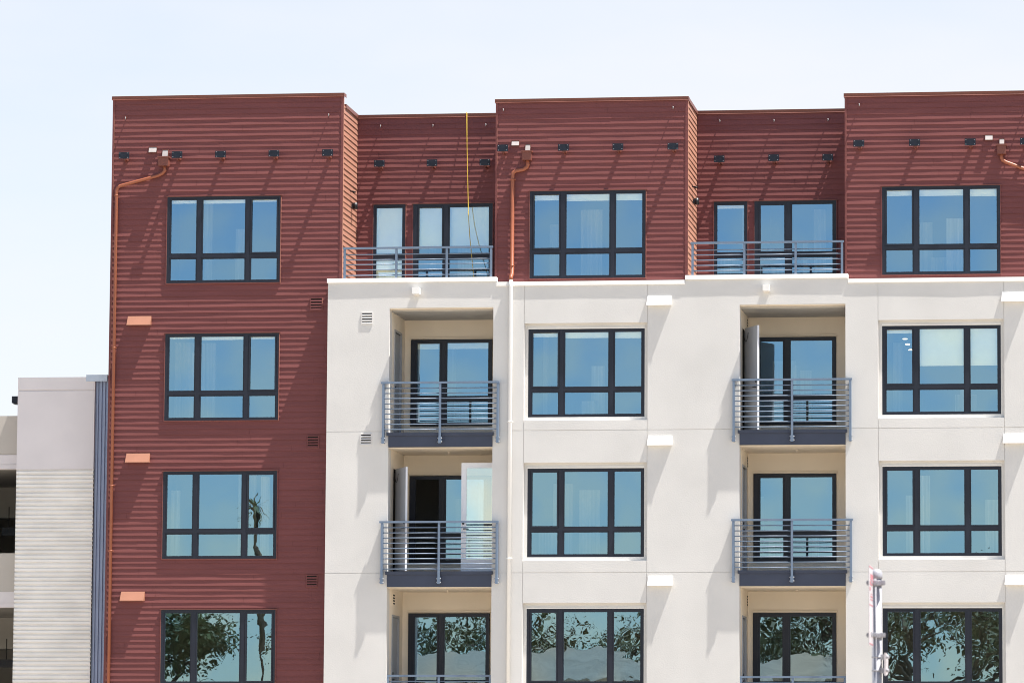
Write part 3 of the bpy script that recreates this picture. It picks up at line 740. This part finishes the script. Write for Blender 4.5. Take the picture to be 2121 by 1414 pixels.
xp = PX(241.5, 400, yp)
zk = [PZ(240, q, yp) for q in (405, 720, 1005)]
spout([(hx, yp, hz+0.02), pl(341.5, 353), pl(337, 359), pl(327, 364), pl(249, 385), pl(243.5, 389), (xp, yp, PZ(241, 395, yp)), (xp, yp, 0.05)], 0.036, 'pipe',
      [(xp, yp, zk[0]), (xp, yp, zk[1]), (xp, yp, zk[2]), (xp, yp, PZ(230, 1140, yp))])
scupper((1060.5, 1075.5, 292.5, 302), YC); scupper((1089, 1098.7, 300, 313.5), YC-0.01)
h2, hx, hz = head((1083.5, 1102.5, 314, 333.5), YC)
yp = YC-0.075; xp = PX(1061.6, 400, yp)
xo = PX(1058, 640, -0.05)
spout([(hx, yp, hz+0.02), pl(1093.5, 341), pl(1091, 347), pl(1084, 351), pl(1069, 354), pl(1063, 357.5), (xp, yp, PZ(1061, 364, yp)), (xp, yp, zCapC+0.22), (xo, -0.06, zCapC+0.10), (xo, -0.06, zCapC+0.02)], 0.042, 'pipe',
      [(xp, yp, PZ(1061, 372, yp)), (xp, yp, PZ(1061, 550, yp))])
spout([(xo, -0.06, zCapC+0.03), (xo, -0.06, zCapC-0.12), (xo, -0.055, zCapC-0.3), (xo, -0.055, 0.05)], 0.045, 'white',
      [(xo, -0.055, PZ(1056, 873, -0.05)), (xo, -0.055, PZ(1054, 1156, -0.05))])
scupper((2041, 2056, 280.3, 290.5), YC); scupper((2070.5, 2080, 288, 300), YC-0.01)
h3, hx, hz = head((2066, 2083.5, 300.5, 321), YC)
xp = PX(2190, 400, yp)
spout([(hx, yp, hz+0.02), pl(2074.5, 327), pl(2077, 332), pl(2084, 336), pl(2180, 371), pl(2188, 376), (xp, yp, PZ(2190, 384, yp)), (xp, yp, zCapD+0.02)], 0.038, 'pipe', [pl(2112, 346.2)])

# ------------------------------------------------------------------ separate things fixed to or hanging on the building
def sconce(px, py, xw, y, label):
    z = PZ(px, py, y); e = empty('wall_lamp', (xw+0.10, y, z))
    tag(e, label, 'lamp', 'black cylinder lamps on the terrace walls')
    mb = MB(); mb.tube([(xw+0.10, y, z-0.075), (xw+0.10, y, z+0.075)], 0.055, 16); mb.build('lamp_body', 'black', e, origin=(xw+0.1, y, z))
    mb = MB(); mb.box(xw+0.012, xw+0.06, y-0.04, y+0.04, z-0.05, z+0.05); mb.build('wall_plate', 'black', e, origin=(xw, y, z))
    mb = MB(); zz = z+0.33; mb.tube([(xw, y-0.15, zz), (xw+0.07, y-0.15, zz), (xw+0.085, y-0.15, zz-0.05)], 0.014, 8)
    mb.tube([(xw+0.06, y-0.15, zz-0.005), (xw+0.13, y-0.2, zz-0.03)], 0.02, 8)
    mb.build('hose_hook', 'black', bld, origin=(xw, y, zz))
sconce(728, 427, xA1, YA+1.15, 'small black cylinder lamp on the sunlit siding return beside the terrace with yellow rope')
sconce(1439, 417.5, xC1, YC+1.15, 'small black cylinder lamp on the sunlit siding return of the terrace without a rope')

mb = MB(); pts = []
for (px, py, y) in ((966.7, 233.0, YB1+0.2), (966.75, 233.6, YB1-0.045), (967.2, 300, YB1-0.12), (968.6, 370, YB1-0.22), (969.9, 428, YB1-0.32), (971, 458, YB1-0.45), (973, 490, YB1-0.7), (975.7, 517, YB1-0.95), (978.8, 548, YB1-1.2), (981.4, 573, YB1-1.45), (984, 590, YB1-1.6)):
    x, z = P(px, py, y)
    if py < 234: z = max(z, zB1+0.012)
    pts.append((x, y, z))
mb.tube(pts, 0.0085, 8)
tag(mb.build('rope', 'rope', None, origin=pts[-1]), 'yellow rope hanging from the roof edge down onto the left terrace', 'rope')

for k, (px, py) in enumerate(((1874.5, 702.5), (1880, 713.5), (1886.5, 725))):
    yy = 0.10+0.5+k*0.55
    x, z = P(px, py, yy)
    e = empty('ceiling_light', (x, yy, z))
    tag(e, 'round warm ceiling light glowing behind the window with half lowered blinds, %s in its row' % ('highest', 'middle', 'lowest')[k], 'ceiling light', 'ceiling lights behind the glass')
    mb = MB(); mb.tube([(x, yy, z), (x, yy, z+0.012)], 0.05, 16); mb.build('diffuser', 'lamp', e, origin=(x, yy, z))
    mb = MB(); mb.tube([(x, yy, z+0.013), (x, yy, z+0.03)], 0.062, 16); mb.build('rim', 'white', e, origin=(x, yy, z))

# ------------------------------------------------------------------ parking garage on the left
gar = empty('parking_garage', (PX(110, 1200, 0.7), 0.7, 0))
tag(gar, 'low beige concrete parking garage with ribbed stair tower left of the maroon block', 'garage')
yt = 0.95
gx0, gx1 = PX(37.5, 790, yt), PX(196.5, 790, yt)
gz = PZ(110, 781, yt); zband = PZ(110, 808.5, yt); zrib = PZ(110, 971.5, yt)
mb = MB()
mb.box(gx0, gx1, yt, yt+6, zband+0.02, gz); mb.box(gx0+0.004, gx1-0.004, yt+0.02, yt+5.99, zband-0.012, zband+0.0195)
mb.box(gx0, gx1, yt, yt+6, zrib, zband-0.0125)
mb.build('tower_wall', 'concrete', gar)
mb = MB(); pitch = 0.1037; z = zrib-0.001; prof = []
while z > -0.1:
    prof += [(0.042, z), (0.042, z-0.026), (0.0, z-0.040), (0.0, z-0.090), (0.024, z-0.097)]
    z -= pitch
for (a, b) in zip(prof[:-1], prof[1:]):
    mb.quad((gx0, yt+a[0], a[1]), (gx0, yt+b[0], b[1]), (gx1, yt+b[0], b[1]), (gx1, yt+a[0], a[1]))
mb.quad((gx0, yt, -0.1), (gx0, yt+6, -0.1), (gx0, yt+6, zrib), (gx0, yt, zrib))
mb.build('ribbed_wall', 'ribbed', gar)
yc = 1.02; cx0, cx1 = gx1+0.002, xA0+0.03
mb = MB(); n = 6; wv = (cx1-cx0)/n; ztop = PZ(209, 782, yc)
for k in range(n):
    x = cx0+k*wv
    prof = [(x, 0.035), (x+wv*0.32, 0.035), (x+wv*0.45, 0), (x+wv*0.82, 0), (x+wv, 0.035)]
    for a, b in zip(prof[:-1], prof[1:]): mb.quad((a[0], yc+a[1], -0.1), (b[0], yc+b[1], -0.1), (b[0], yc+b[1], ztop), (a[0], yc+a[1], ztop))
mb.build('corrugated_cover', 'corr', gar)
mb = MB(); mb.box(PX(178.5, 783, yt-0.03), PX(222, 783, yt-0.03), yt-0.03, yt-0.003, PZ(200, 789.5, yt), PZ(200, 776, yt))
mb.box(PX(178.5, 783, yt-0.03), PX(222, 783, yt-0.03), yt-0.0029, yt+1.0, PZ(200, 778, yt), PZ(200, 776, yt)); mb.build('cap_flashing', 'pale_metal', gar)
# open parking decks
yo = 1.5; ox0 = gx0-14; ox1 = gx0
def gzv(py): return PZ(18, py, yo)
mb = MB()
mb.box(ox0, ox1-0.002, yo, yo+0.25, gzv(939), gzv(861)); mb.box(ox0, ox1-0.002, yo+0.012, yo+0.2, gzv(941), gzv(939)-0.0005)
mb.build('parapet_wall', 'concrete2', gar)
for (a, b, c_, s1, s2) in ((941.5, 961, 971, 1040, 0), (1225, 1247, 1257, 1330, 1145)):
    mb = MB()
    mb.box(ox0, ox1-0.002, yo-0.004, yo+0.25, gzv(b), gzv(a)-0.0006); mb.box(ox0, ox1-0.002, yo+0.010, yo+0.24, gzv(b)-0.012, gzv(b)-0.0006)
    mb.box(ox0, ox1-0.002, yo-0.004, yo+0.25, gzv(c_), gzv(b)-0.0126)
    mb.build('deck_edge', 'concrete', gar)
    if s2:
        mb = MB(); mb.box(ox0, ox1-0.002, yo, yo+0.2, gzv(a), gzv(s2)); mb.build('parapet_wall', 'concrete2', gar)
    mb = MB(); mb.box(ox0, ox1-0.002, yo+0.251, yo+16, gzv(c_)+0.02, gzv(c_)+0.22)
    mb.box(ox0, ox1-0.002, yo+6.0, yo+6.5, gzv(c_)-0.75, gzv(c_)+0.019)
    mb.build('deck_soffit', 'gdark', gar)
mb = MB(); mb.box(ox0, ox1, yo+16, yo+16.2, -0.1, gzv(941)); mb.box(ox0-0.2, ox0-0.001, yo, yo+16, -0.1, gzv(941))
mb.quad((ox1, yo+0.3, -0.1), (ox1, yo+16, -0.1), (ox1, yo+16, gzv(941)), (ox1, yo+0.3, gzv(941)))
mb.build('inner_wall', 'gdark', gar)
lx0, lx1 = PX(25.5, 825, 1.3), gx0+0.05
mb = MB(); mb.box(lx0, lx1, 1.25, 1.55, PZ(30, 832, 1.0), PZ(30, 818, 1.0)); mb.box(lx0+0.03, lx1, 1.28, 1.52, PZ(30, 834, 1.0), PZ(30, 832, 1.0)-0.0005)
mb.build('floodlight', 'plate', gar)

def text_mesh(mb_name, txt, size, loc, m, parent, ext=0.004):
    cu = bpy.data.curves.new(mb_name, 'FONT'); cu.body = txt; cu.size = size; cu.align_x = 'CENTER'; cu.align_y = 'CENTER'; cu.extrude = ext; cu.resolution_u = 3
    tmp = bpy.data.objects.new('tmp', cu); COL.objects.link(tmp)
    dg = bpy.context.evaluated_depsgraph_get()
    me = bpy.data.meshes.new_from_object(tmp.evaluated_get(dg))
    bpy.data.objects.remove(tmp)
    me.materials.clear(); me.materials.append(M[m])
    o = bpy.data.objects.new(mb_name, me); COL.objects.link(o); o.parent = parent
    o.location = Vector(loc)-base_of(parent); o.rotation_euler = (math.pi/2, 0, 0)
    return o
for k, (px, py, lab) in enumerate(((18, 1100, 'dark EXIT sign hanging inside the upper open parking deck'), (13, 1373, 'dark EXIT sign hanging inside the lower open parking deck'))):
    yy = yo+4.0; x, z = P(px, py, yy); e = empty('exit_sign', (x, yy, z)); tag(e, lab, 'sign', 'EXIT signs in the parking garage')
    mb = MB(); mb.box(x-0.17, x+0.17, yy-0.02, yy+0.03, z-0.10, z+0.10); mb.tube([(x, yy, z+0.10), (x, yy, z+0.6)], 0.012, 6); mb.build('housing', 'exitbox', e, origin=(x, yy, z))
    text_mesh('lettering', 'EXIT', 0.16, (x, yy-0.022, z), 'plate', e)

# ------------------------------------------------------------------ street sign on a pole, close to the camera
yP = CAM.y+27.0
def pp(px, py): return P(px, py, yP)
xa, xb = PX(1806, 1300, yP), PX(1826.5, 1300, yP); pxc, pr_ = (xa+xb)/2, (xb-xa)/2
zt = PZ(1818, 1178, yP)
pole = empty('sign_post', (pxc, yP, 0))
tag(pole, 'slim galvanised street sign post with dome cap in front of the right facade', 'sign post')
mb = MB(); mb.tube([(pxc, yP, 0), (pxc, yP, zt-0.05)], pr_, 20); mb.build('pole', 'polesteel', pole, origin=(pxc, yP, 0))
mb = MB(); mb.tube([(pxc, yP, zt-0.06), (pxc, yP, zt-0.045), (pxc, yP, zt-0.02), (pxc, yP, zt-0.005), (pxc, yP, zt)], [pr_*1.12, pr_*1.15, pr_*1.1, pr_*0.75, pr_*0.3], 20); mb.build('pole_cap', 'polesteel', pole, origin=(pxc, yP, zt))
z1, z0 = PZ(1803, 1175, yP), PZ(1803, 1340, yP)
# sign plate seen almost edge on, in front of the left side of the pole
ang = 0.015
dirv = Vector((math.sin(ang), math.cos(ang), 0)); nv = Vector((math.cos(ang), -math.sin(ang), 0))
c0 = Vector((PX(1800.5, 1250, yP-0.33), yP-0.34, 0)); Wd = 0.30
def sp(u, v, o): return c0+dirv*u+nv*o+Vector((0, 0, v))
def plate_on(m, u0, u1, v0, v1, o0, o1):
    m.hexa([sp(u0, v0, o1), sp(u1, v0, o1), sp(u1, v0, o0), sp(u0, v0, o0), sp(u0, v1, o1), sp(u1, v1, o1), sp(u1, v1, o0), sp(u0, v1, o0)])
H_ = z1-z0
mb = MB(); plate_on(mb, 0, Wd, z0, z1, -0.004, 0)
sg = mb.build('sign_plate', 'signwhite', pole, origin=(c0.x, c0.y, z0))
mb = MB()
for (u0, u1, a, b) in ((0.0, 0.30, 0.99, 0.975), (0.10, 0.30, 0.90, 0.80), (0.06, 0.24, 0.80, 0.76), (0.04, 0.12, 0.735, 0.69), (0.10, 0.27, 0.655, 0.65), (0.10, 0.27, 0.63, 0.61), (0.10, 0.27, 0.59, 0.575), (0.02, 0.30, 0.52, 0.505), (0.02, 0.30, 0.035, 0.02)):
    mb = MB(); plate_on(mb, u0, u1, z0+H_*b, z0+H_*a, 0.0005, 0.0015); mb.build('red_marking', 'red', sg)
for zz in (PZ(1818, 1207, yP), PZ(1818, 1315, yP)):
    mb = MB(); mb.tube([(pxc, yP, zz-0.016), (pxc, yP, zz+0.016)], pr_+0.006, 20)
    mb.box(pxc-pr_-0.028, pxc+pr_+0.024, yP-pr_-0.010, yP-pr_+0.002, zz-0.014, zz+0.014)
    mb.box(pxc-0.033, pxc-0.021, yP-0.20, yP-pr_-0.0101, zz-0.012, zz+0.012)
    mb.build('clamp', 'polesteel', pole, origin=(pxc, yP, zz))
    mb = MB()
    for dx in (-pr_-0.022, -0.008, pr_+0.016): mb.tube([(pxc+dx, yP-pr_-0.0105, zz), (pxc+dx, yP-pr_-0.024, zz)], 0.011, 8)
    mb.build('bolt', 'polesteel', pole, origin=(pxc, yP, zz))
za, zb = PZ(1818, 1360, yP), PZ(1818, 1388, yP)
for zz in (za, zb):
    mb = MB(); mb.tube([(pxc, yP, zz-0.004), (pxc, yP, zz+0.004)], pr_+0.003, 20); mb.box(pxc+pr_-0.008, pxc+pr_+0.016, yP-0.02, yP+0.01, zz-0.016, zz+0.016)
    mb.build('band', 'polesteel', pole, origin=(pxc, yP, zz))
mb = MB(); x = pxc+pr_+0.0165; a, b = PZ(1831, 1350, yP), PZ(1831, 1398, yP)
mb.hexa([(x, yP-0.05, b), (x+0.010, yP-0.05, b-0.004), (x+0.016, yP+0.09, b+0.012), (x+0.004, yP+0.09, b+0.012), (x, yP-0.05, a-0.006), (x+0.012, yP-0.05, a-0.004), (x+0.018, yP+0.09, a-0.012), (x+0.004, yP+0.09, a-0.010)])
sb = mb.build('side_bracket', 'signwhite', pole, origin=(x, yP, b))
mb = MB()
for zz in (za, zb): mb.tube([(x+0.012, yP-0.03, zz), (x+0.03, yP-0.035, zz)], 0.010, 8)
mb.build('bolt', 'polesteel', sb)

# ------------------------------------------------------------------ ground
mb = MB(); mb.quad((-1500, -1500, 0), (1500, -1500, 0), (1500, 1500, 0), (-1500, 1500, 0)); tag(mb.build('ground', 'ground'), None, None, None, 'structure')
mb = MB(); mb.quad((-400, -60, 0.004), (400, -60, 0.004), (400, -48, 0.004), (-400, -48, 0.004)); tag(mb.build('road', 'asphalt'), None, None, None, 'structure')
mb = MB()
for a in (-61.8, -47.85): mb.box(-400, 400, a, a+1.65, 0.002, 0.13)
tag(mb.build('pavement', 'ground'), None, None, None, 'structure')

# ------------------------------------------------------------------ across the street, behind the camera: what the lower windows mirror
def leaf_tree(h, spread, n, seed, mleaf, bare=0.0):
    rnd = random.Random(seed)
    tr = MB(); tips = []
    def limb(p, d, ln, r, lev):
        q = p+d*ln; m_ = p+d*ln*0.5+Vector((rnd.uniform(-1, 1), rnd.uniform(-1, 1), 0))*ln*0.08
        tr.tube([p, m_, q], [r, r*0.8, r*0.55], 6, False)
        tips.append(q) if lev >= 2 else None
        if lev < 4:
            for _ in range(3 if lev < 3 else 2):
                a = rnd.uniform(0, 6.28); s_ = rnd.uniform(0.5, 1.0)*spread
                nd = (d+Vector((math.cos(a)*s_, math.sin(a)*s_, rnd.uniform(-0.15, 0.5)))).normalized()
                limb(q, nd, ln*rnd.uniform(0.6, 0.8), r*0.55, lev+1)
    limb(Vector((0, 0, 0)), Vector((0, 0, 1)), h*0.30, h*0.022, 0)
    cr = MB()
    for _ in range(n):
        c = rnd.choice(tips)+Vector((rnd.gauss(0, 1), rnd.gauss(0, 1), rnd.gauss(0, 0.8)))*h*0.030*(1+bare)
        s_ = rnd.uniform(0.05, 0.12); a = Vector((rnd.gauss(0, 1), rnd.gauss(0, 1), rnd.gauss(0, 1))).normalized(); b = a.orthogonal().normalized()
        cr.quad(c-a*s_, c+b*s_*0.6, c+a*s_, c-b*s_*0.6)
    return tr, cr
protos = []
for (h, spd, n, sd_, ml) in ((11.8, 0.8, 13000, 11, 'leaf'), (12.2, 0.95, 3600, 12, 'leaf2'), (12.0, 1.05, 1500, 13, 'leaf2')):
    tr, cr = leaf_tree(h, spd, n, sd_, ml)
    zm = max(v[2] for v in cr.v); f_ = h/zm
    for b_ in (tr, cr): b_.v = [(v[0]*f_*1.1, v[1]*f_*1.1, v[2]*f_) for v in b_.v]
    protos.append((tr, cr, ml))
made = {}
TREES = [(-50, -133, 0, 1.22, 1.1), (-44.5, -143, 0, 1.18, 2.0), (-34.0, -150, 2, 1.12, 0.2), (-26.5, -144, 1, 1.12, 2.6), (-20.5, -152, 2, 1.16, 0.7), (-14.5, -142, 1, 1.13, 3.3),
         (-5.0, -140, 1, 1.16, 1.9), (1.6, -131, 1, 1.24, 5.0), (-2.2, -139, 2, 1.22, 2.2), (6.5, -136, 2, 1.22, 0.9), (13, -137, 2, 1.2, 3.0)]
KIND = ['dense dark green broadleaf tree', 'loose olive green tree with open crown', 'thin tree with bare looking branches']
for i, (x, y, k, s_, rz) in enumerate(TREES):
    tr, cr, ml = protos[k]
    e = empty('tree', (x, y, 0)); e.scale = (s_, s_, s_); e.rotation_euler = (0, 0, rz)
    tag(e, KIND[k]+' across the street, mirrored in the lowest windows', 'tree', 'trees mirrored in the lowest windows')
    if k not in made:
        made[k] = []
        for nm, b_, mt in (('trunk', tr, 'bark'), ('crown', cr, ml)):
            o = b_.build(nm, mt); made[k].append(o); o.parent = e
    else:
        for src in made[k]:
            o = src.copy(); COL.objects.link(o); o.parent = e
e = empty('palm_tree', (-36.9, -138, 0)); tag(e, 'tall palm across the street, mirrored in a left bay window', 'palm tree')
mb = MB(); mb.tube([(0, 0, 0), (0.3, 0, 7), (0.1, 0, 13), (-0.4, 0, 18.2)], [0.28, 0.22, 0.19, 0.17], 8); o = mb.build('trunk', 'bark'); o.parent = e
mb = MB(); rnd = random.Random(5)
for k in range(30):
    a = rnd.uniform(0, 6.28); el = rnd.uniform(-0.7, 1.1); p = Vector((-0.4, 0, 18.2)); d = Vector((math.cos(a)*math.cos(el), math.sin(a)*math.cos(el), math.sin(el)))
    wv = d.cross(Vector((0, 0, 1))).normalized()*0.10
    for t in range(6):
        q = p+d*0.20; d = (d+Vector((0, 0, -0.2))).normalized(); f = 1-t/6.5
        mb.quad(p-wv*f, p+wv*f, q+wv*f*0.85, q-wv*f*0.85); p = q
o = mb.build('crown', 'leaf'); o.parent = e
def house(x0, x1, y0, y1, h, rise, lab):
    e = empty('house', ((x0+x1)/2, y1, 0)); tag(e, lab, 'house')
    mb = MB(); mb.box(x0, x1, y0, y1, 0, h); mb.build('wall', 'tan', e)
    mb = MB(); ym = (y0+y1)/2; o_ = 0.5
    mb.quad((x0-o_, y1+o_, h+0.003), (x1+o_, y1+o_, h+0.003), (x1+o_-4, ym, h+rise), (x0-o_+4, ym, h+rise)); mb.quad((x0-o_, y0-o_, h+0.003), (x1+o_, y0-o_, h+0.003), (x1+o_-4, ym, h+rise), (x0-o_+4, ym, h+rise))
    mb.tri((x0-o_, y0-o_, h+0.003), (x0-o_, y1+o_, h+0.003), (x0-o_+4, ym, h+rise)); mb.tri((x1+o_, y0-o_, h+0.003), (x1+o_, y1+o_, h+0.003), (x1+o_-4, ym, h+rise))
    mb.quad((x0-o_, y1+o_, h), (x1+o_, y1+o_, h), (x1+o_, y0-o_, h), (x0-o_, y0-o_, h)); mb.build('roof', 'tile', e)
    mb = MB(); n = int((x1-x0)/3.2)
    for k in range(n):
        xx = x0+1.2+k*3.2
        for zz in (1.2, 4.3, 7.0):
            if zz+1.4 < h: mb.box(xx, xx+1.3, y1+0.002, y1+0.05, zz, zz+1.3)
    mb.build('window', 'frame', e)
house(-31, -12, -134, -121, 8.0, 1.9, 'tan hip roofed house across the street, wider one, mirrored low in the middle windows')
house(-10, -1.5, -134, -123, 8.2, 1.6, 'small tan hip roofed house across the street, mirrored low in the right balcony door')
